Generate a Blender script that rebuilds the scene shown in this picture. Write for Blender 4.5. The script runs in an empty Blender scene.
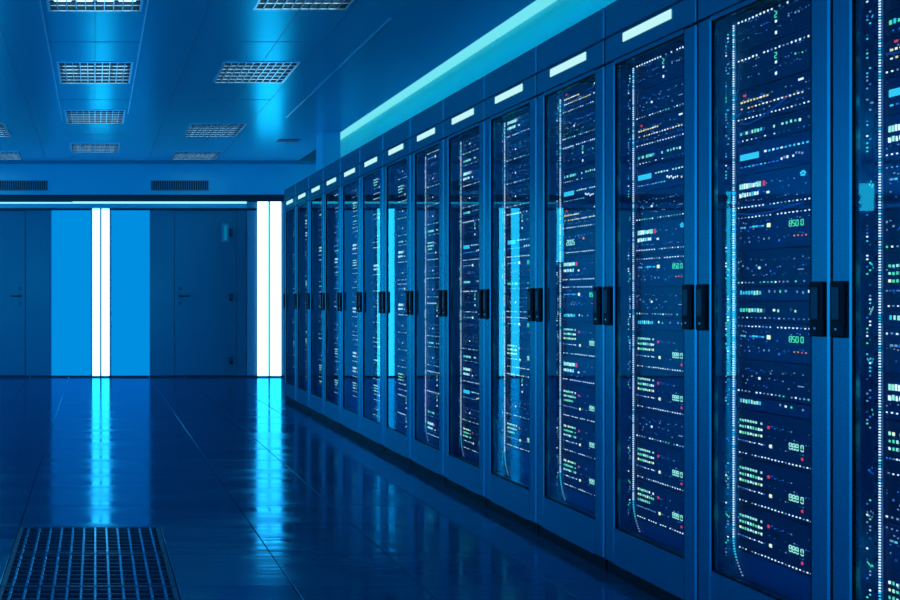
import bpy, bmesh, math, random
from mathutils import Vector, Matrix

C = bpy.context.scene.collection
sc = bpy.context.scene
R = math.radians

# ------------------------------------------------------------------ helpers
class MB:
    """collects shapes in one bmesh; build() links them as ONE mesh object"""
    def __init__(self):
        self.bm = bmesh.new()
    def box(self, x0, x1, y0, y1, z0, z1, mat=0, ch=0.0):
        bm = self.bm
        if x1 < x0: x0, x1 = x1, x0
        if y1 < y0: y0, y1 = y1, y0
        if z1 < z0: z0, z1 = z1, z0
        v = [bm.verts.new(p) for p in ((x0,y0,z0),(x1,y0,z0),(x1,y1,z0),(x0,y1,z0),
                                       (x0,y0,z1),(x1,y0,z1),(x1,y1,z1),(x0,y1,z1))]
        fs = []
        for q in ((3,2,1,0),(4,5,6,7),(0,1,5,4),(1,2,6,5),(2,3,7,6),(3,0,4,7)):
            f = bm.faces.new([v[i] for i in q]); f.material_index = mat; fs.append(f)
        if ch > 0:
            es = list({e for f in fs for e in f.edges})
            r = bmesh.ops.bevel(bm, geom=es, offset=ch, segments=1, affect='EDGES', profile=0.5)
            for f in r['faces']: f.material_index = mat
        return self
    def dot(self, y, z, w, h, x=0.0, d=0.0015, mat=0):
        """small lamp window standing d proud of a face at local x (front is -x); five faces"""
        bm = self.bm
        y0, y1, z0, z1 = y-w/2, y+w/2, z-h/2, z+h/2
        b = [bm.verts.new((x, a, c)) for a, c in ((y0,z0),(y1,z0),(y1,z1),(y0,z1))]
        k = 0.82
        f = [bm.verts.new((x-d, y+(a-y)*k, z+(c-z)*k)) for a, c in ((y0,z0),(y1,z0),(y1,z1),(y0,z1))]
        q = bm.faces.new((f[3], f[2], f[1], f[0])); q.material_index = mat
        for i in range(4):
            j = (i+1) % 4
            q = bm.faces.new((b[i], f[i], f[j], b[j])); q.material_index = mat
        return self
    def tube(self, pts, r, n=8, mat=0):
        bm = self.bm
        pts = [Vector(p) for p in pts]
        rings = []
        for i, p in enumerate(pts):
            t = (pts[min(i+1, len(pts)-1)] - pts[max(i-1, 0)]).normalized()
            up = Vector((0,0,1)) if abs(t.z) < 0.9 else Vector((1,0,0))
            a = t.cross(up).normalized(); b = t.cross(a).normalized()
            rings.append([bm.verts.new(p + a*(r*math.cos(2*math.pi*k/n)) + b*(r*math.sin(2*math.pi*k/n))) for k in range(n)])
        for i in range(len(rings)-1):
            for k in range(n):
                f = bm.faces.new((rings[i][k], rings[i][(k+1)%n], rings[i+1][(k+1)%n], rings[i+1][k]))
                f.material_index = mat; f.smooth = True
        for ring, rev in ((rings[0], True), (rings[-1], False)):
            f = bm.faces.new(ring[::-1] if rev else ring); f.material_index = mat
        return self
    def build(self, name, mats, parent=None, loc=None):
        bmesh.ops.recalc_face_normals(self.bm, faces=self.bm.faces[:])
        me = bpy.data.meshes.new(name)
        self.bm.to_mesh(me); self.bm.free()
        if not isinstance(mats, (list, tuple)): mats = [mats]
        for m in mats: me.materials.append(m)
        o = bpy.data.objects.new(name, me); C.objects.link(o)
        if parent: o.parent = parent
        if loc: o.location = loc
        return o

def empty(name, loc, label=None, cat=None, group=None):
    o = bpy.data.objects.new(name, None); C.objects.link(o)
    o.location = loc; o.empty_display_size = 0.1
    if label: tag(o, label, cat, group)
    return o
def tag(o, label, cat, group=None):
    o['label'] = label; o['category'] = cat
    if group: o['group'] = group
    return o
def struct(o, label=None):
    o['kind'] = 'structure'
    if label: o['label'] = label
    return o
def copy_tree(o, parent=None):
    c = o.copy(); C.objects.link(c)
    if parent: c.parent = parent
    for ch in list(o.children): copy_tree(ch, c)
    return c

# ------------------------------------------------------------------ materials
def mat(name, col, rough=0.5, metal=0.0, spec=0.5, tint=(0.35,0.85,1.0), ior=1.5):
    m = bpy.data.materials.new(name); m.use_nodes = True
    b = m.node_tree.nodes['Principled BSDF']
    b.inputs['Base Color'].default_value = (*col, 1)
    b.inputs['Roughness'].default_value = rough
    b.inputs['Metallic'].default_value = metal
    b.inputs['Specular IOR Level'].default_value = spec
    b.inputs['Specular Tint'].default_value = (*tint, 1); b.inputs['IOR'].default_value = ior
    return m
def emit(name, col, s, sample=False):
    m = bpy.data.materials.new(name); m.use_nodes = True
    nt = m.node_tree; nt.nodes.clear()
    e = nt.nodes.new('ShaderNodeEmission'); o = nt.nodes.new('ShaderNodeOutputMaterial')
    e.inputs[0].default_value = (*col, 1); e.inputs[1].default_value = s
    nt.links.new(e.outputs[0], o.inputs[0])
    m.cycles.emission_sampling = 'FRONT_BACK' if sample else 'NONE'
    return m
def noise_rough(m, scale, lo, hi, bump=0.0, bscale=None, stretch=(1,1,1), dist=0.02):
    nt = m.node_tree; b = nt.nodes['Principled BSDF']
    tc = nt.nodes.new('ShaderNodeTexCoord'); mp = nt.nodes.new('ShaderNodeMapping')
    mp.inputs['Scale'].default_value = stretch
    n = nt.nodes.new('ShaderNodeTexNoise'); n.inputs['Scale'].default_value = scale; n.inputs['Detail'].default_value = 4
    r = nt.nodes.new('ShaderNodeMapRange')
    r.inputs['From Min'].default_value = 0.35; r.inputs['From Max'].default_value = 0.65
    r.inputs['To Min'].default_value = lo; r.inputs['To Max'].default_value = hi
    nt.links.new(tc.outputs['Object'], mp.inputs[0]); nt.links.new(mp.outputs[0], n.inputs[0])
    nt.links.new(n.outputs[0], r.inputs[0]); nt.links.new(r.outputs[0], b.inputs['Roughness'])
    if bump:
        n2 = nt.nodes.new('ShaderNodeTexNoise'); n2.inputs['Scale'].default_value = bscale or scale; n2.inputs['Detail'].default_value = 2
        nt.links.new(mp.outputs[0], n2.inputs[0])
        bp = nt.nodes.new('ShaderNodeBump'); bp.inputs['Strength'].default_value = bump; bp.inputs['Distance'].default_value = dist
        nt.links.new(n2.outputs[0], bp.inputs['Height']); nt.links.new(bp.outputs[0], b.inputs['Normal'])
    return m

def coated(m, tint, ior):
    """matt base under a blue-tinted gloss coat: Fresnel mix of the base and a tinted glossy lobe"""
    nt = m.node_tree; b = nt.nodes['Principled BSDF']; o = nt.nodes['Material Output']
    b.inputs['Specular IOR Level'].default_value = 0.0
    g = nt.nodes.new('ShaderNodeBsdfGlossy'); g.inputs[0].default_value = (*tint, 1)
    f = nt.nodes.new('ShaderNodeFresnel'); f.inputs[0].default_value = ior
    mx = nt.nodes.new('ShaderNodeMixShader')
    for nm in ('Roughness', 'Normal'):
        if b.inputs[nm].is_linked:
            l = b.inputs[nm].links[0].from_socket
            nt.links.new(l, g.inputs[nm])
            if nm == 'Normal': nt.links.new(l, f.inputs['Normal'])
        elif nm == 'Roughness': g.inputs[nm].default_value = b.inputs[nm].default_value
    nt.links.new(f.outputs[0], mx.inputs[0]); nt.links.new(b.outputs[0], mx.inputs[1]); nt.links.new(g.outputs[0], mx.inputs[2])
    nt.links.new(mx.outputs[0], o.inputs[0])
    return m
M = {}
M['floor'] = noise_rough(mat('floor_vinyl', (0.02,0.08,0.13), 0.12, tint=(0.06,0.60,1.0), ior=1.9), 1.5, 0.06, 0.19, 0.13, 3.0, (0.6,3.5,1), 0.01)
M['ceiling'] = noise_rough(mat('ceiling_panel', (0.08,0.68,0.88), 0.3, tint=(0.04,0.80,1.0), ior=2.2), 2.0, 0.235, 0.245)
M['upper'] = noise_rough(mat('upper_wall_paint', (0.08,0.60,0.82), 0.5), 3.0, 0.42, 0.5)
M['wall'] = noise_rough(mat('wall_paint', (0.12,0.28,0.42), 0.5), 3.0, 0.4, 0.5)
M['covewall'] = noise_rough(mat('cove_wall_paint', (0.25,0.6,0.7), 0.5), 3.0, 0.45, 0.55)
M['door'] = noise_rough(mat('door_panel', (0.02,0.16,0.25), 0.2), 2.0, 0.14, 0.22)
M['dark'] = mat('dark_trim', (0.008,0.015,0.03), 0.4)
M['black'] = mat('black_plastic', (0.003,0.004,0.006), 0.5, spec=0.15)
M['steel'] = mat('brushed_steel', (0.5,0.55,0.6), 0.3, 1.0)
M['white_metal'] = mat('white_enamel', (0.7,0.75,0.8), 0.3)
M['ironmongery'] = mat('dark_ironmongery', (0.03,0.06,0.1), 0.3, 0.8)
M['bright_alu'] = mat('bright_aluminium', (0.75,0.85,0.95), 0.3, 0.9)
M['vane'] = mat('dark_vane', (0.012,0.035,0.09), 0.4)
M['louvre'] = mat('louvre_aluminium', (0.35,0.5,0.65), 0.35, 0.5)
M['frame'] = mat('cabinet_steel', (0.007,0.045,0.075), 0.27)
M['inner'] = mat('cabinet_inside', (0.012,0.05,0.12), 0.35)
M['faceplate'] = noise_rough(mat('server_faceplate', (0.004,0.016,0.04), 0.35), 12.0, 0.3, 0.45)
M['faceplate2'] = noise_rough(mat('server_faceplate_blue', (0.006,0.03,0.08), 0.35), 12.0, 0.3, 0.45)
M['rail'] = mat('rail_zinc', (0.08,0.16,0.3), 0.35, 0.6)
M['cable'] = mat('blue_cable', (0.04,0.2,0.5), 0.4)
M['grate'] = mat('grate_iron', (0.02,0.07,0.12), 0.3, 0.6)
M['ribsteel'] = mat('rib_steel', (0.12,0.4,0.6), 0.2, 0.8)

M['strip'] = emit('white_tube', (0.21,0.68,1.0), 4.8, True)
M['panel'] = emit('lit_blue_glass', (0.0,0.27,0.75), 1.0, True)
M['cove'] = emit('cove_led', (0.17,0.80,0.90), 1.0, True)
M['line'] = emit('led_line', (0.25,0.8,1.0), 1.4, True)
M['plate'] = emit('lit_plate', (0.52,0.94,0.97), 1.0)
M['tube'] = emit('lamp_tube', (0.45,0.85,1.0), 2.5, True)
LC = {'white':((0.75,0.88,1.0),1.6), 'dim':((0.35,0.6,0.9),0.6), 'cyan':((0.05,0.75,1.0),1.0), 'green':((0.10,0.95,0.45),1.0),
      'mint':((0.45,1.0,0.75),1.1), 'blue':((0.03,0.22,0.9),0.9), 'amber':((1.0,0.75,0.3),1.2), 'orange':((1.0,0.3,0.12),1.1),
      'red':((0.95,0.05,0.12),1.0), 'faint':((0.05,0.25,0.5),0.35), 'yellow':((0.95,0.95,0.55),1.4)}
LN = list(LC)
LM = [emit('light_'+k, *LC[k]) for k in LN]
LI = {k:i for i, k in enumerate(LN)}

coated(M['floor'], (0.05,0.60,0.95), 1.8)
coated(M['ceiling'], (0.02,0.75,1.0), 2.4)
coated(M['frame'], (0.05,0.80,1.0), 3.2)
def glass_mat():
    m = bpy.data.materials.new('door_glass'); m.use_nodes = True
    nt = m.node_tree; nt.nodes.clear()
    o = nt.nodes.new('ShaderNodeOutputMaterial'); mx = nt.nodes.new('ShaderNodeMixShader')
    t = nt.nodes.new('ShaderNodeBsdfTransparent'); g = nt.nodes.new('ShaderNodeBsdfGlossy'); f = nt.nodes.new('ShaderNodeFresnel')
    t.inputs[0].default_value = (0.82,0.94,1.0,1); g.inputs[0].default_value = (0.06,0.82,1.0,1); g.inputs['Roughness'].default_value = 0.015
    f.inputs['IOR'].default_value = 1.85
    geo = nt.nodes.new('ShaderNodeNewGeometry'); mu = nt.nodes.new('ShaderNodeMath'); mu.operation = 'MULTIPLY'
    inv = nt.nodes.new('ShaderNodeMath'); inv.operation = 'SUBTRACT'; inv.inputs[0].default_value = 1.0
    nt.links.new(geo.outputs['Backfacing'], inv.inputs[1]); nt.links.new(inv.outputs[0], mu.inputs[0]); nt.links.new(f.outputs[0], mu.inputs[1])
    nt.links.new(mu.outputs[0], mx.inputs[0]); nt.links.new(t.outputs[0], mx.inputs[1]); nt.links.new(g.outputs[0], mx.inputs[2])
    nt.links.new(mx.outputs[0], o.inputs[0])
    return m
M['glass'] = glass_mat()

# ------------------------------------------------------------------ dimensions
HC = 1.09                                   # camera height
YB = 13.56                                  # back wall
XR = 2.03                                   # front plane of the cabinet row
CEIL = 2.966
XL = -8.0
Y0 = -3.0
XW = 3.15                                   # wall behind the cabinets
LIP = 2.78                                  # edge of the ceiling over the row
def bx(px): return (px-95)/72.5             # back wall: columns and rows of the wall in metres
def bz(py): return HC + (298-py)/72.5

# ------------------------------------------------------------------ setting
# floor: raised tiles with fine joints, open where the grates lie
xs = [-0.36 - 0.53*k for k in range(14, 0, -1)] + [-0.36, 0.31, 0.75, 1.24, 1.75, 2.28, XW]
xs = [XL] + [x for x in xs if x > XL+0.1]
ys = [Y0] + [4.68 + 0.48*k for k in range(-15, 19)] + [YB]
ys = sorted(y for y in ys if Y0 <= y <= YB)
GR = []                                     # grate cells
f = MB(); g = 0.004
for j in range(len(ys)-1):
    xr = xs if 3.2 < ys[j] < 4.6 else [x for x in xs if abs(x-0.31) > 1e-6]
    for i in range(len(xr)-1):
        if abs(xr[i]+0.36) < 1e-6 and 3.2 < ys[j] < 4.6:
            GR.append((xr[i], xr[i+1], ys[j], ys[j+1])); continue
        f.box(xr[i]+g/2, xr[i+1]-g/2, ys[j]+g/2, ys[j+1]-g/2, -0.03, 0.0, 0, 0.0016)
f.box(XL, XW, Y0, YB, -0.36, -0.33, 1)
struct(f.build('floor', [M['floor'], M['dark']]), 'dark glossy blue raised floor with fine tile joints')

# ceiling with openings for the lamps
LAMPS = [(-0.30,0.30,5.70,6.42,'centre'), (-0.30,0.30,7.81,8.58,'centre'), (-0.30,0.30,9.81,10.54,'centre'), (-0.30,0.30,11.90,12.63,'centre'),
         (1.03,1.63,5.62,6.38,'right'), (1.03,1.63,7.81,8.55,'right'), (1.03,1.63,10.58,11.40,'right'), (1.03,1.63,12.60,13.28,'right'),
         (-1.58,-0.98,10.58,11.40,'left'), (-1.58,-0.98,12.60,13.28,'left')]
cx = sorted({XL, LIP} | {v for l in LAMPS for v in l[:2]})
cy = sorted({Y0, YB} | {v for l in LAMPS for v in l[2:4]})
c = MB()
for i in range(len(cx)-1):
    for j in range(len(cy)-1):
        mx_, my_ = (cx[i]+cx[i+1])/2, (cy[j]+cy[j+1])/2
        if any(l[0] < mx_ < l[1] and l[2] < my_ < l[3] for l in LAMPS): continue
        c.box(cx[i], cx[i+1], cy[j], cy[j+1], CEIL, CEIL+0.02)
c.box(LIP-0.02, LIP, Y0, YB, CEIL+0.02, 3.32)
c.box(LIP-0.02, XW, Y0, YB, 3.32, 3.34)
c.box(XL, LIP-0.02, Y0, YB, 3.32, 3.34)
bmesh.ops.remove_doubles(c.bm, verts=c.bm.verts[:], dist=1e-5)
struct(c.build('ceiling', [M['ceiling']]), 'glossy blue suspended ceiling')
t = MB()
for x, w, y0, y1 in ((-0.345,0.010,5.0,10.4), (0.335,0.010,5.0,10.0), (1.985,0.016,6.6,10.2)):
    t.box(x-w/2, x+w/2, y0, y1, CEIL-0.005, CEIL, 0)
struct(t.build('trim_1', [M['bright_alu']]), 'thin bright metal ceiling strips')
t = MB()
for x in (0.0, 1.33, 1.66, 0.72, -0.66, -1.28):
    t.box(x-0.002, x+0.002, 4.0, YB-0.05, CEIL-0.002, CEIL, 0)
for y in (7.2, 9.3, 11.3, 5.1, 13.0):
    for x0, x1 in ((-0.342,0.332), (1.0,1.66)):
        t.box(x0, x1, y-0.003, y+0.003, CEIL-0.002, CEIL, 0)
struct(t.build('trim_2', [M['wall']]), 'thin dark joints between ceiling panels')

# back wall
w = MB(); w.box(XL, XW, YB, YB+0.1, 0, 3.34); struct(w.build('wall_back', [M['wall']]), 'blue back wall')
w = MB(); w.box(XL, XW-0.001, YB-0.03, YB, bz(195), CEIL, 0, 0.003)
struct(w.build('trim_3', [M['upper']]), 'lighter blue bulkhead along the top of the back wall')
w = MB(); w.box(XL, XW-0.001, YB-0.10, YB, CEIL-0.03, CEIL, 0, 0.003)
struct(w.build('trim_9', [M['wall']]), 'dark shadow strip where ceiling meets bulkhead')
w = MB(); w.box(XL, XW-0.001, YB-0.05, YB, bz(201.5), bz(195), 0, 0.003)
struct(w.build('trim_4', [M['dark']]), 'dark channel above the door panels')
w = MB(); w.box(XL, XW-0.001, YB-0.022, YB, 0, 0.022, 0)
struct(w.build('baseboard_back', [M['dark']]))
w = MB(); w.box(XL, bx(246), YB-0.068, YB, bz(208.4), bz(204.05), 0, 0.002)
struct(w.build('trim_8', [M['upper']]), 'blue transom under the thin light line')
w = MB(); w.box(XL, bx(256.5), YB-0.03, YB, bz(210.5), bz(208.5), 0)
struct(w.build('trim_5', [M['dark']]), 'thin dark rail over the door panels')
# dark side panels, the lit glass panels, the doors
w = MB()
for a, b_ in ((25.7,50), (150,174.3), (236.5,246)):
    w.box(bx(a), bx(b_), YB-0.02, YB, 0.022, bz(208.8), 0, 0.002)
w.box(XL, -4.56, YB-0.02, YB, 0.022, bz(208.8), 0, 0.002)
struct(w.build('trim_6', [M['door']]), 'dark glossy wall panels beside the doors')
w = MB(); w.box(bx(247), bx(256), YB-0.03, YB, 0.022, bz(202), 0, 0.004)
w.box(bx(281), bx(285), YB-0.03, YB, 0.022, bz(202), 0, 0.004)
struct(w.build('trim_7', [M['wall']]), 'blue posts either side of the right light column')
def lit_window(n, a, b_, label):
    o = MB().box(bx(a), bx(b_), YB-0.02, YB, 0.022, bz(208.8), 0).build('window_%d' % n, [M['panel']])
    struct(o, label)
    MB().box(bx(a), bx(a)+0.018, YB-0.024, YB-0.02, 0.022, bz(208.8), 0).build('window_edge', [M['wall']], o)
lit_window(1, 50.3, 91, 'bright blue lit glass panel left of the white light column')
lit_window(2, 110.3, 149.7, 'bright blue lit glass panel right of the white light column')
def lit_window_at(n, x0, x1, label):
    o = MB().box(x0, x1, YB-0.02, YB, 0.022, bz(208.8), 0).build('window_%d' % n, [M['panel']])
    struct(o, label)
lit_window_at(3, -2.27, -1.80, 'bright blue lit glass panel past the left door')
lit_window_at(4, -3.30, -2.42, 'wide bright blue lit glass panel farther left')
lit_window_at(5, -4.55, -3.45, 'widest bright blue lit glass panel, far left')
def make_door(n, a, b_, hx, hinge, label):
    o = MB().box(bx(a), bx(b_), YB-0.024, YB, 0.024, bz(211), 0, 0.003).build('door_%d' % n, [M['door']])
    struct(o, label)
    z = bz(296)
    h = MB(); d = 1 if hx > a + 3 and hinge else -1
    X = bx(hx)
    h.box(X-0.022, X+0.022, YB-0.034, YB-0.024, z-0.022, z+0.022, 0, 0.004)
    h.tube([(X, YB-0.034, z), (X, YB-0.075, z)], 0.010)
    h.tube([(X, YB-0.075, z), (X+d*0.04, YB-0.078, z), (X+d*0.13, YB-0.078, z)], 0.010)
    h.box(X-0.018, X+0.018, YB-0.03, YB-0.024, z-0.12, z-0.08, 0, 0.003)
    h.box(X-0.018, X+0.018, YB-0.03, YB-0.024, z+0.08, z+0.12, 0, 0.003)
    h.build('door_handle', [M['ironmongery']], o)
    if hinge:
        for py in (233, 297, 360):
            q = MB(); zz = bz(py); xx = bx(hinge)
            q.tube([(xx, YB-0.045, zz-0.05), (xx, YB-0.045, zz+0.05)], 0.02, 12)
            q.box(xx-0.035, xx+0.02, YB-0.034, YB-0.024, zz-0.045, zz+0.045, 0, 0.003)
            q.build('hinge', [M['ironmongery']], o)
make_door(1, -11.5, 25, 20, None, 'dark glossy door at the left end of the back wall')
make_door(2, 175, 236, 180, 231, 'dark glossy door between the lit panel and the right light column')

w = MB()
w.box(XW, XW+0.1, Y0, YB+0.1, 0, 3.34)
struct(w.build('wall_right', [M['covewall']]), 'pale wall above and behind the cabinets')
w = MB(); w.box(2.56, 2.76, 11.05, 11.38, 0, CEIL, 0, 0.004)
struct(w.build('pillar', [M['upper']]), 'square blue pillar past the end of the cabinet row')

# ------------------------------------------------------------------ lights of the back wall
def light_column(px0, px1, pz0, label, group='tall white light columns', z0=0.02, halves=None):
    X0, X1 = (bx(px0), bx(px1)) if px1 else px0
    Zt = bz(pz0)
    o = empty('light_column', ((X0+X1)/2, YB, z0), label, 'light', group)
    w_ = (X1-X0)/2; h_ = Zt-z0
    MB().box(-w_-0.006, w_+0.006, -0.03, 0.0, 0, h_, 0).build('backplate', [M['dark']], o)
    for s in (-1, 1):
        a, b_ = (-w_, -0.012) if s < 0 else (0.012, w_)
        if halves: a, b_ = (-w_, -w_+halves[0]) if s < 0 else (w_-halves[1], w_)
        MB().box(a, b_, -0.05, -0.03, 0.0, h_, 0, 0.004).build('light_tube', [M['strip']], o)
    return o
light_column(92.3, 109.3, 209, 'white double light column between the two bright blue panels')
light_column(256.9, 280.5, 202, 'wide white double light column beside the far end of the cabinets')
light_column((-1.755,-1.48), None, 203, 'white double light column past the left door, seen mirrored in the cabinet glass', halves=(0.11,0.065))
light_column((-4.73,-4.61), None, 192, 'white double light column far left, mirrored in the second cabinet from right')
o = MB().box(bx(-70), bx(72), YB-0.062, YB-0.05, bz(204.0), bz(202.6), 0).build('light_line', [M['line']])
tag(o, 'thin bright light line over the left door, ending above the lit glass', 'light', 'thin light lines')
o = MB().box(bx(72.5), bx(246), YB-0.066, YB-0.05, bz(204.0), bz(202.0), 0).build('light_line', [M['line']])
tag(o, 'thin bright light line running over the right door to the right light column', 'light', 'thin light lines')
o = MB().box(-2.36, -2.29, YB-0.05, YB, bz(262), bz(206), 0, 0.004).build('wall_glow', [M['strip']])
tag(o, 'short upright wall lamp far left, mirrored in the fourth cabinet from right', 'light')
o = MB().box(-6.60, -6.44, YB-0.09, YB, bz(211), bz(184), 0, 0.004).build('wall_glow', [M['strip']])
tag(o, 'small square wall lamp at far left end, mirrored in the cabinet at the right edge', 'light')
o = empty('wall_glow', (bx(225), YB-0.024, bz(233)), 'added glowing cyan strip, imitating the glint by the top hinge of the right door', 'light')  # no lamp on this door: an added glow imitates the hinge glint
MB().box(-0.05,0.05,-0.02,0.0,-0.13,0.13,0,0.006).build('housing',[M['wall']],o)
MB().box(-0.02,0.02,-0.028,-0.02,-0.10,0.10,0,0.004).build('diffuser',[emit('glint_cyan',(0.0,0.42,0.75),0.4)],o)  # strip and its block only carry the glint's glow

# cove light above the cabinets
o = empty('cove_light', (XW, 4.0, 3.11), 'long pale cyan light strip in the cove above the cabinets', 'light')
MB().box(-0.03, 0.0, -6.5, 8.9, 0.010, 0.10, 0).build('diffuser', [M['cove']], o)
MB().box(-0.036, 0.0, -6.5, 8.9, 0.10, 0.115, 0).build('housing', [M['white_metal']], o)

o = empty('cove_lamp', (LIP, 4.0, 3.06), 'long lamp hidden behind the ceiling edge, washing the wall above the cabinets teal', 'light')
MB().box(0.0, 0.03, -6.5, 8.9, 0.0, 0.02, 0).build('housing', [M['white_metal']], o)
q = MB().box(0.004, 0.03, -6.5, 8.9, 0.02, 0.06, 0).build('light_tube', [emit('cove_lamp', (0.0,0.80,0.80), 6.0, True)], o)
# vents on the bulkhead
def wall_vent(a, b_, label):
    o = empty('wall_vent', (bx((a+b_)/2), YB-0.03, bz(191)), label, 'vent', 'vents on the bulkhead')
    w_ = (bx(b_)-bx(a))/2; h_ = bz(180.5)-bz(191)
    MB().box(-w_, w_, -0.004, 0, 0, h_, 0).build('backing', [M['dark']], o)
    fr = MB()
    for z in (0, h_-0.012): fr.box(-w_, w_, -0.012, -0.004, z, z+0.012, 0, 0.002)
    for x in (-w_, w_-0.012): fr.box(x, x+0.012, -0.012, -0.004, 0.012, h_-0.012, 0)
    fr.build('frame', [M['wall']], o)
    s = MB(); n = int(w_*2/0.03)
    for k in range(1, n):
        x = -w_ + 2*w_*k/n; s.box(x-0.004, x+0.004, -0.010, -0.004, 0.012, h_-0.012, 0)
    s.build('slats', [M['wall']], o)
wall_vent(-9, 48, 'dark slatted vent on the bulkhead above the left door')
wall_vent(150.5, 208.5, 'dark slatted vent on the bulkhead above the right door')

# ------------------------------------------------------------------ ceiling lamps
NAMES = {('centre',0):'louvred ceiling lamp at the top edge, nearest of the centre row', ('centre',1):'louvred ceiling lamp, second from the camera in the centre row',
         ('centre',2):'louvred ceiling lamp, third from the camera in the centre row', ('centre',3):'small louvred ceiling lamp, farthest of the centre row',
         ('right',0):'louvred ceiling lamp at the top edge, nearest of the row beside the cabinets', ('right',1):'slanted-looking louvred ceiling lamp, second from camera in the row beside the cabinets',
         ('right',2):'dark louvred ceiling lamp, third from camera in the row beside the cabinets', ('right',3):'louvred ceiling lamp beside the cabinets, farthest, close to the bulkhead',
         ('left',0):'louvred ceiling lamp cut off by the left edge of the photo', ('left',1):'louvred ceiling lamp at far left, close to the bulkhead'}
cnt = {}
for (x0, x1, y0, y1, row) in LAMPS:
    k = cnt.get(row, 0); cnt[row] = k+1
    w_, d_ = (x1-x0)/2, (y1-y0)/2
    o = empty('ceiling_lamp', ((x0+x1)/2, (y0+y1)/2, CEIL), NAMES[(row,k)], 'ceiling lamp', 'louvred ceiling lamps')
    h = MB()
    h.box(-w_, w_, -d_, d_, 0.115, 0.12)
    for s in (-1, 1):
        h.box(s*w_, s*(w_-0.004), -d_, d_, 0.0, 0.115); h.box(-w_+0.004, w_-0.004, s*d_, s*(d_-0.004), 0.0, 0.115)
    h.build('housing', [M['dark']], o)
    fr = MB()
    for s in (-1, 1):
        fr.box(s*(w_+0.006), s*(w_-0.012), -d_-0.006, d_+0.006, -0.006, 0.0, 0, 0.001)
        fr.box(-w_+0.014, w_-0.014, s*(d_+0.006), s*(d_-0.012), -0.006, 0.0, 0, 0.001)
    fr.build('frame', [M['bright_alu']], o)
    lv = MB(); nx, ny = 10, 6
    for q in range(1, nx):
        x = -w_ + 2*w_*q/nx; lv.box(x-0.002, x+0.002, -d_+0.006, d_-0.006, 0.0, 0.023); lv.box(x-0.003, x+0.003, -d_+0.006, d_-0.006, -0.003, 0.0, 1)
    for q in range(1, ny):
        y = -d_ + 2*d_*q/ny; lv.box(-w_+0.006, w_-0.006, y-0.002, y+0.002, 0.0, 0.023); lv.box(-w_+0.006, w_-0.006, y-0.0035, y+0.0035, -0.004, 0.0, 1)
    lv.build('louvre', [M['vane'], M['bright_alu']], o)
    for x in (-0.21, -0.07, 0.07, 0.21):
        MB().box(x-0.06, x+0.06, -d_+0.015, d_-0.015, 0.05, 0.075, 0, 0.01).build('lamp_tube', [M['tube']], o)
o = empty('ceiling_vent', (2.30, 11.70, CEIL), 'small dark ceiling vent just left of the pillar', 'vent')
MB().box(-0.13, 0.13, -0.09, 0.09, -0.006, 0.0, 0, 0.002).build('frame', [M['dark']], o)
s = MB()
for k in range(7): s.box(-0.11, 0.11, -0.075+k*0.025, -0.067+k*0.025, -0.010, -0.006)
s.build('slats', [M['wall']], o)

# ------------------------------------------------------------------ floor grates
GL = ['nearest floor grate, cut by the bottom edge of the photo', 'middle floor grate of the three in line', 'farthest floor grate, its far edge meeting the plain floor']
GR.sort(key=lambda q: q[2])
for gi, (x0, x1, y0, y1) in enumerate(GR):
    o = empty('floor_grate', ((x0+x1)/2, (y0+y1)/2, -0.03), 'dark iron ' + GL[gi], 'floor grate', 'perforated floor grates')
    w_, d_ = (x1-x0)/2-0.003, (y1-y0)/2-0.002
    MB().box(-w_, w_, -d_, d_, -0.30, -0.29).build('tray', [M['black']], o)
    fr = MB()
    for s in (-1, 1):
        fr.box(s*w_, s*(w_-0.018), -d_, d_, -0.29, 0.03, 0, 0.001)
        fr.box(-w_+0.018, w_-0.018, s*d_, s*(d_-0.008), 0.0, 0.03, 0, 0.001)
    fr.build('frame', [M['grate']], o)
    ib = MB(); n = 12
    for k in range(n):
        x = -w_ + 0.018 + (2*w_-0.036)*(k+0.5)/n
        ib.box(x-0.006, x+0.006, -d_+0.008, d_-0.008, 0.004, 0.0295, 0, 0.002)
    ib.build('long_bars', [M['ribsteel']], o)
    cb = MB(); n = 8
    for k in range(n):
        y = -d_ + 0.008 + (2*d_-0.016)*(k+0.5)/n
        cb.box(-w_+0.018, w_-0.018, y-0.006, y+0.006, 0.006, 0.0295, 0, 0.003)
    cb.build('cross_bars', [M['grate']], o)
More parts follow.
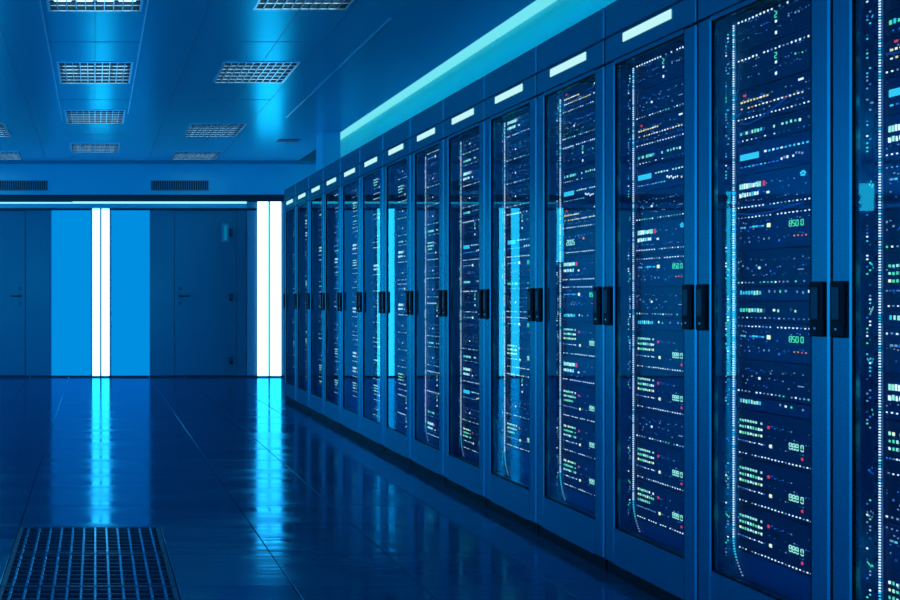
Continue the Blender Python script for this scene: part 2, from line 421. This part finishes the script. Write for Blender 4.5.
# the duct under the raised floor between the grates and the slab
# ------------------------------------------------------------------ server cabinets
ORD = ['first','second','third','fourth','fifth','sixth','seventh','eighth','ninth','tenth','eleventh','twelfth','thirteenth','fourteenth',
       'fifteenth','sixteenth','seventeenth','eighteenth','nineteenth','twentieth']
PITCH, Y_FIRST, NR = 0.6026, 2.112, 14
HW = 0.295; GO = 0.227                       # half width of a door, half width of its glass
ZT, ZCAP, ZDOOR, ZG1, ZG0, ZP = 2.251, 2.121, 2.020, 2.003, 0.190, 0.045
def make_cabinet():
    o = empty('server_cabinet', (0,0,0))
    b = MB()
    b.box(0.030, 1.0, -HW-0.004, -HW+0.006, ZP, ZT-0.004); b.box(0.030, 1.0, HW-0.006, HW+0.004, ZP, ZT-0.004)
    b.box(0.03, 1.0, -HW+0.006, HW-0.006, ZCAP-0.08, ZCAP-0.06); b.box(0.03, 1.0, -HW+0.006, HW-0.006, 0.16, 0.18)
    b.box(0.99, 1.0, -HW+0.006, HW-0.006, 0.18, ZCAP-0.08)
    b.box(0.03, 1.0, -HW+0.006, HW-0.006, ZT-0.02, ZT-0.004)
    b.build('cabinet_body', [M['inner']], o)
    MB().box(0.010, 0.98, -HW, HW, 0.0, ZP, 0).build('plinth', [M['black']], o)
    MB().box(0.0, 0.03, -HW, HW, ZCAP+0.002, ZT, 0, 0.005).build('cap_panel', [M['frame']], o)
    f_ = MB().box(0.0, 0.03, -HW, HW, ZDOOR+0.002, ZCAP-0.002, 0, 0.003).build('fascia', [M['frame']], o)
    p = MB().box(-0.004, 0.0, -0.1575, 0.1575, 2.074, 2.108, 0, 0.001).build('name_plate', [M['plate']], f_)
    p['label'] = 'blank glowing white plate'
    d = MB()
    d.box(0.0, 0.03, -HW, -GO, ZP+0.004, ZDOOR-0.002, 0, 0.005); d.box(0.0, 0.03, GO, HW, ZP+0.004, ZDOOR-0.002, 0, 0.005)
    d.box(0.0, 0.03, -GO, GO, ZG1, ZDOOR-0.002, 0); d.box(0.0, 0.03, -GO, GO, ZP+0.004, ZG0, 0)
    dr = d.build('door', [M['frame']], o)
    MB().box(0.010, 0.015, -GO, GO, ZG0, ZG1, 0).build('glass', [M['glass']], dr)
    gk = MB(); e = 0.004
    gk.box(0.003, 0.010, -GO, -GO+e, ZG0, ZG1); gk.box(0.003, 0.010, GO-e, GO, ZG0, ZG1)
    gk.box(0.003, 0.010, -GO+e, GO-e, ZG0, ZG0+e); gk.box(0.003, 0.010, -GO+e, GO-e, ZG1-e, ZG1)
    gk.build('gasket', [M['black']], dr)
    for s in (-1, 1):
        y = s*(0.2625)
        h = MB().box(-0.014, 0.0, y-0.025, y+0.025, 0.982, 1.136, 0, 0.004).build('handle', [M['black']], dr)
        MB().box(-0.017, -0.014, y-0.013, y+0.013, 1.03, 1.12, 0, 0.002).build('latch', [M['dark']], h)
        MB().dot(y, 1.005, 0.006, 0.006, -0.014, 0.002).build('lock', [M['steel']], h)
    for s in (-1, 1):
        r = MB()
        r.box(0.075, 0.10, s*0.212, s*0.245, 0.18, ZCAP-0.08); r.box(0.088, 0.10, s*0.245, s*(HW-0.006), 0.18, ZCAP-0.08)
        for k in range(42):
            r.dot(s*0.236, 0.215+k*0.0427, 0.008, 0.010, 0.075, 0.001, 1)
        r.build('mounting_rail', [M['rail'], M['black']], o)
    rng = random.Random(5)
    c_ = MB(); z = 1.985
    while z > 0.30:
        c_.dot(0.219, z, 0.0036, 0.0040, 0.073, 0.004, LI['white'] if rng.random() < 0.85 else LI['cyan']); z -= 0.0076
    for k in range(14):                                  # the chain curls away at the bottom
        a = k/13
        c_.dot(0.219-0.045*a*a, 0.30-0.11*a, 0.0045, 0.0045, 0.073, 0.004, LI['dim'] if k > 7 else LI['cyan'])
    q = c_.build('light_chain', LM, o); q['label'] = 'upright chain of tiny white lights'
    c_ = MB(); z = 1.97
    c_.box(0.0865, 0.0881, 0.262, 0.286, 0.20, 1.99, len(LM))
    while z > 0.22:
        if math.sin(z*7.3)+math.sin(z*17) > -0.9:
            c_.dot(0.270+rng.choice((0,0.010)), z, 0.005, 0.0045, 0.0865, 0.002, LI[rng.choice(('dim','dim','cyan','faint','white','green','blue'))])
        z -= rng.choice((0.010,0.010,0.012,0.03))
    c_.build('indicator_strip', LM + [M['rail']], o)
    for z0, kind in ((1.86,'cyan'),(1.62,'dim'),(1.40,'green'),(1.18,'cyan'),(1.06,'mint'),(0.92,'cyan'),(0.78,'green'),(0.62,'blue'),(0.50,'dim'),(0.36,'green')):
        c_ = MB()
        for k in range(rng.randint(4, 8)):
            c_.dot(0.252+0.004*k, z0+rng.uniform(-0.008,0.008), 0.0032, 0.006, 0.088, 0.002, LI[kind])
        c_.build('indicator_cluster', LM, o)
    return o

# ---- servers: front at local x = 0, y = +0.205 is the left end as seen, z from 0
def Y(u): return 0.203 - u*0.305
SEG = {'0':'abcdef','1':'bc','2':'abged','3':'abgcd','5':'afgcd','8':'abcdefg','6':'afgedc','4':'fgbc'}
def digits(mb, text, u, z, w, h, m):
    y = Y(u); st = h*0.16
    for ch in text:
        if ch == ' ': y -= w*0.7; continue
        for s in SEG[ch]:
            a, b_, c_, d_ = {'a':(0.5,1,1,0),'g':(0.5,0.5,1,0),'d':(0.5,0,1,0),'f':(0,0.75,0,1),'e':(0,0.25,0,1),'b':(1,0.75,0,1),'c':(1,0.25,0,1)}[s]
            mb.dot(y-a*w, z+(b_-0.5)*h, w*0.95 if c_ else st, h*0.48 if d_ else st, 0.0, 0.0012, m)
        y -= w*1.5
    return mb
def row(mb, z, u0, u1, n, cols, rng, w=0.0062, h=0.0045, jit=0.0006, p=0.94):
    for k in range(n):
        if rng.random() > p: continue
        u = u0 + (u1-u0)*k/max(1, n-1)
        mb.dot(Y(u), z+rng.uniform(-jit, jit), w*rng.uniform(0.7,1.1), h*rng.uniform(0.75,1.1), 0.0, 0.0014, LI[rng.choice(cols)])
    return mb
WH = ['white','white','white','white','dim']
def make_server(kind, seed):
    rng = random.Random(seed)
    H = {'storage':0.155,'switch':0.122,'text':0.122,'dark':0.118,'warm':0.110,'thin':0.045,'screen':0.100,'blank':0.126,'patch':0.066,'clock':0.110}[kind]
    o = empty('rack_server', (0,0,0))
    fm = M['faceplate2'] if kind in ('text','screen','thin','switch') else M['faceplate']
    MB().box(0.02, 0.66, -0.206, 0.206, 0.0, H-0.0005, 0).build('chassis', [M['inner']], o)
    fp = MB().box(0.0, 0.02, -0.209, 0.209, 0.0005, H-0.002, 0, 0.002)
    if kind in ('storage','dark','blank'):               # pull bars of the drive trays
        n = 8
        for k in range(n):
            y = 0.2 - 0.4*(k+0.5)/n
            fp.box(-0.002, 0.0, y-0.022, y+0.022, H*0.40, H*0.415)
    else:
        fp.box(-0.003, 0.0, -0.205, 0.205, H-0.008, H-0.004)
    fp.build('faceplate', [fm], o)
    def P(name, mb, label=None):
        q = mb.build(name, LM, o)
        if label: q['label'] = label
    E = 1.32
    if H > 0.1:
        b = MB()
        for z in (H*0.32, H*0.52, H*0.72):
            row(b, z, 0.0, E, 34, ['faint','faint','dim','blue'], rng, 0.005, 0.0035, 0.004, 0.45)
        P('faint_indicators', b, 'scatter of faint tiny lights')
    if kind == 'storage':
        P('indicator_row', row(MB(), 0.012, 0.02, E, 27, WH, rng), 'dotted row of white lights')
        b = MB()
        for i, z in enumerate((0.118, 0.098, 0.078)):
            row(b, z, 0.03, 0.36, 9, (['green','mint','mint'], ['mint','white','green'], ['green','yellow','mint'])[(i+seed)%3], rng, 0.008, 0.009)
        P('indicator_block', b, 'green lights in rows')
        P('indicator_row', row(MB(), 0.052, 0.0, 0.40, 12, ['dim','white','blue'], rng))
        P('status_light', MB().dot(Y(0.50), 0.052, 0.011, 0.011, 0, 0.002, LI['yellow' if seed%2 else 'orange']))
        P('status_light', MB().dot(Y(0.47), 0.110, 0.009, 0.010, 0, 0.002, LI['red']))
        P('digit_display', digits(MB(), '888 0', 0.77, 0.066, 0.0095, 0.018, LI['mint']), 'green digits')
        P('status_light', MB().dot(Y(0.95), 0.034, 0.008, 0.009, 0, 0.002, LI['red' if seed%2 else 'dim']))
    elif kind == 'switch':
        P('indicator_row', row(MB(), 0.106, 0.0, E, 25, WH, rng), 'dotted row of white lights')
        P('port_row', row(MB(), 0.074, 0.05, 0.38, 8, ['blue','cyan','dim'], rng, 0.012, 0.006))
        P('status_light', MB().dot(Y(0.47), 0.074, 0.016, 0.013, 0, 0.002, LI['yellow']))
        P('digit_display', digits(MB(), '850 0', 0.77, 0.072, 0.0095, 0.017, LI['green']), 'green digits')
        P('indicator_row', row(MB(), 0.030, 0.1, 0.7, 9, ['faint','dim','blue','faint'], rng, 0.006, 0.006, 0.006))
        P('indicator_row', row(MB(), 0.034, 0.84, 1.0, 4, ['red','orange','dim'], rng, 0.006))
    elif kind == 'text':
        b = MB()
        row(b, 0.086, 0.03, 0.34, 10, ['mint','white','mint'], rng, 0.009, 0.016, 0.001, 1)
        row(b, 0.058, 0.03, 0.30, 8, ['mint','white','cyan'], rng, 0.009, 0.014, 0.001, 1)
        P('indicator_block', b, 'two rows of pale green block lights')
        P('status_light', MB().dot(Y(0.40), 0.086, 0.010, 0.017, 0, 0.002, LI['red']))
        P('status_light', MB().dot(Y(0.46), 0.056, 0.012, 0.007, 0, 0.002, LI['white']))
        st = MB()
        for k in range(5): st.dot(Y(0.96)+0.008*math.cos(k*1.26+.4), 0.096+0.006*math.sin(k*1.26+.4), 0.009, 0.006, 0, 0.0016, LI['cyan'])
        P('status_light', st, 'cyan star-shaped light')
        P('indicator_row', row(MB(), 0.018, 0.0, E, 25, WH, rng), 'dotted row of white lights')
    elif kind == 'dark':
        P('indicator_row', row(MB(), 0.014, 0.0, E, 24, ['white','dim','dim','green'], rng, 0.007, 0.005, 0.0006, 0.8), 'broken row of dim lights')
        P('indicator_block', row(MB(), 0.065, 0.0, 0.5, 8, ['faint','dim','dim','blue'], rng, 0.006, 0.006, 0.022))
        P('status_light', MB().dot(Y(0.33+0.1*(seed%2)), 0.060, 0.008, 0.008, 0, 0.002, LI['white']))
        P('status_light', MB().dot(Y(0.93), 0.050, 0.026, 0.004, 0, 0.002, LI['dim']))
    elif kind == 'warm':
        b = MB(); row(b, 0.072, 0.05, 0.45, 9, ['amber','white','amber'], rng, 0.010, 0.006); row(b, 0.050, 0.05, 0.95, 17, ['white','orange','amber','white'], rng, 0.008, 0.005)
        P('indicator_block', b, 'amber and orange lights in two rows')
        P('indicator_row', row(MB(), 0.016, 0.0, E, 24, WH, rng), 'dotted row of white lights')
        P('status_light', MB().dot(Y(0.10), 0.092, 0.012, 0.007, 0, 0.002, LI['red']))
        P('status_light', MB().dot(Y(0.93), 0.090, 0.022, 0.006, 0, 0.002, LI['white']))
    elif kind == 'thin':
        P('port_row', row(MB(), 0.026, 0.04, 0.34, 8, ['cyan','mint','cyan'], rng, 0.009, 0.013, 0.001, 1), 'row of cyan ports')
        P('indicator_row', row(MB(), 0.028, 0.48, 1.2, 10, ['dim','green','white','dim'], rng, 0.007, 0.008, 0.003, 0.75))
    elif kind == 'screen':
        P('screen', MB().dot(Y(0.17), 0.058, 0.092, 0.020, 0, 0.002, LI['cyan']), 'small bright cyan screen')
        P('indicator_row', row(MB(), 0.064, 0.42, E, 16, ['white','mint','cyan','white'], rng, 0.010, 0.006), 'row of white and cyan lights')
        P('indicator_row', row(MB(), 0.026, 0.05, 0.6, 10, ['blue','cyan','dim'], rng, 0.012, 0.005))
        P('indicator_block', row(MB(), 0.036, 0.66, 0.95, 8, ['amber','yellow','dim','white'], rng, 0.007, 0.008, 0.006))
    elif kind == 'blank':
        P('indicator_row', row(MB(), 0.100, 0.0, E, 24, WH, rng, 0.0075, 0.006), 'dotted row of white lights')
        for k in range(2): P('status_light', MB().dot(Y(0.58), 0.022+0.034*k, 0.007, 0.010, 0, 0.002, LI['white']))
        P('digit_display', digits(MB(), '2', 0.56, 0.078, 0.009, 0.017, LI['green']), 'single green digit')
        P('indicator_block', row(MB(), 0.060, 0.76, 1.0, 6, ['green','faint','dim'], rng, 0.006, 0.006, 0.002))
    elif kind == 'patch':
        P('port_row', row(MB(), 0.036, 0.04, 0.40, 9, ['green','cyan','mint','faint'], rng, 0.010, 0.012, 0.001))
        P('port_row', row(MB(), 0.038, 0.55, 1.1, 10, ['mint','green','white','faint'], rng, 0.009, 0.009, 0.003, 0.8))
        P('indicator_row', row(MB(), 0.012, 0.0, E, 20, ['dim','faint','blue','white'], rng, 0.006, 0.004))
    elif kind == 'clock':
        P('digit_display', digits(MB(), '2005', 0.10, 0.060, 0.013, 0.022, LI['mint']), 'white-green digits')
        P('indicator_row', row(MB(), 0.016, 0.0, E, 24, WH, rng), 'dotted row of white lights')
        P('status_light', MB().dot(Y(0.60), 0.072, 0.011, 0.010, 0, 0.002, LI['orange']))
        P('indicator_block', row(MB(), 0.088, 0.1, 0.9, 10, ['dim','faint','blue'], rng, 0.006, 0.006, 0.004))
    return o, H

KL = {'storage':'black storage server with green digits', 'switch':'dark switch with blue ports and green digits',
      'text':'blue server with pale green block lights', 'dark':'near-black server with few dim lights', 'warm':'black server with amber and orange lights',
      'thin':'thin blue unit with cyan ports', 'screen':'blue server with small cyan screen', 'blank':'plain black server under a white dotted row',
      'patch':'slim patch panel with green ports', 'clock':'black server with white digits'}
KC = {'switch':'switch','thin':'switch','patch':'patch panel'}
PROTO = {}
USED = set()
ORDERS = {0:['blank','patch','warm','screen','text','switch','dark','storage','thin','switch','text','storage','dark','switch','storage'],
          1:['blank','blank','warm','patch','screen','text','switch','dark','thin','patch','switch','dark','thin','storage','storage','storage'],
          2:['blank','dark','warm','patch','screen','dark','text','switch','dark','thin','storage','storage','dark','storage','storage'],
          3:['warm','dark','blank','patch','screen','warm','clock','text','switch','thin','storage','text','storage','storage','storage']}
rr = random.Random(17)
cab = make_cabinet()
CABS = []
for i in range(NR):
    yc = Y_FIRST + PITCH*(i+0.5)
    o = cab if i == 0 else copy_tree(cab)
    if i >= 7:                                           # no lit chain shows in the far cabinets
        for ch in list(o.children):
            if ch.name.startswith('light_chain'): bpy.data.objects.remove(ch)
    o.location = (XR, yc, 0)
    pos = ORD[i]
    if i == 0: lab = 'glass-door server cabinet at the right edge of the photo, cut off by it'
    elif i == NR-1: lab = 'glass-door server cabinet at the far end of the row, beside the white light column'
    else: lab = 'tall dark blue glass-door server cabinet, %s in the row from the right' % pos
    tag(o, lab, 'server cabinet', 'row of server cabinets')
    kinds = list(ORDERS.get(i, []))
    pool = ['storage','storage','switch','text','dark','dark','warm','thin','screen','blank','patch']
    if i >= 6: pool = ['dark','dark','dark','patch','switch','text','dark','blank','storage']
    # fill the rails from the top down
    z = ZCAP-0.085 - (0.02 if i else 0.06)
    n = 0; stack = []
    while True:
        k = kinds.pop(0) if kinds else rr.choice(pool)
        sd = rr.randint(0, 2)
        if (k, sd) not in PROTO: PROTO[(k, sd)] = make_server(k, 100*len(k)+7*sd+ord(k[0])+sd)
        src, H = PROTO[(k, sd)]
        if z - H < 0.185: break
        z -= H
        s = src if (k, sd) not in USED else copy_tree(src)
        USED.add((k, sd))
        s.location = (XR+0.078, yc, z)
        n += 1
        where = 'cabinet at right edge' if i == 0 else ('far-end cabinet' if i == NR-1 else '%s cabinet from right' % pos)
        tag(s, '%s, %s from top, %s' % (KL[k], ORD[n-1], where), KC.get(k, 'server'), 'servers in the %s' % where)
    CABS.append((o, z))
for o, z in CABS:                                        # solid filler shelf carrying each stack
    MB().box(0.078, 0.7, -0.206, 0.206, 0.18, z, 0).build('base_shelf', [M['inner']], o)
for key, (src, H) in list(PROTO.items()):                # prototypes never placed
    if key not in USED:
        for ch in list(src.children): bpy.data.objects.remove(ch)
        bpy.data.objects.remove(src)

# a few loose patch cables lying across the server fronts of the nearest cabinets
def cable(i, u0, z0, u1, z1, sag, label):
    yc = Y_FIRST + PITCH*(i+0.5)
    pts = []
    for k in range(17):
        a = k/16
        pts.append((XR+0.078-0.0035-0.022*math.sin(math.pi*a), yc+Y(u0+(u1-u0)*a), z0+(z1-z0)*a-sag*math.sin(math.pi*a)))
    o = MB().tube(pts, 0.0028, 8).build('patch_cable', [M['cable']])
    tag(o, label, 'cable', 'blue patch cables')
cable(1, 0.05, 1.66, 0.75, 1.70, 0.03, 'thin blue cable across the upper servers of the second cabinet from right')
cable(1, 0.02, 1.365, 0.98, 1.375, 0.016, 'thin blue cable at middle height in the second cabinet from right')
cable(0, 0.0, 1.74, 0.7, 1.78, 0.03, 'thin blue cable high up in the cabinet at the right edge')

# ------------------------------------------------------------------ light
def area(name, loc, rot, sx, sy, col, power):
    l = bpy.data.lights.new(name, 'AREA'); l.shape = 'RECTANGLE'; l.size = sx; l.size_y = sy
    l.color = col; l.energy = power
    o = bpy.data.objects.new(name, l); C.objects.link(o); o.location = loc; o.rotation_euler = rot
    return o
wd = bpy.data.worlds.new('world'); sc.world = wd; wd.use_nodes = True
bg = wd.node_tree.nodes['Background']
bg.inputs[0].default_value = (0.0, 0.35, 0.83, 1); bg.inputs[1].default_value = 3.7

# ------------------------------------------------------------------ camera
cam = bpy.data.cameras.new('camera'); co = bpy.data.objects.new('camera', cam); C.objects.link(co)
co.location = (0, 0, HC); co.rotation_euler = (R(90), 0, 0)
cam.sensor_width = 36; cam.lens = 36*983/900
cam.shift_x = (450-95)/900; cam.shift_y = -2/900
cam.clip_start = 0.05
sc.camera = co

vs = sc.view_settings
sc.display_settings.display_device = 'sRGB'
vs.view_transform = 'Standard'; vs.look = 'None'; vs.gamma = 1; vs.exposure = 0; vs.use_curve_mapping = False
cy_ = sc.cycles
cy_.use_denoising = True
cy_.max_bounces = 8; cy_.diffuse_bounces = 3; cy_.glossy_bounces = 4; cy_.transparent_max_bounces = 16
cy_.sample_clamp_indirect = 4.0
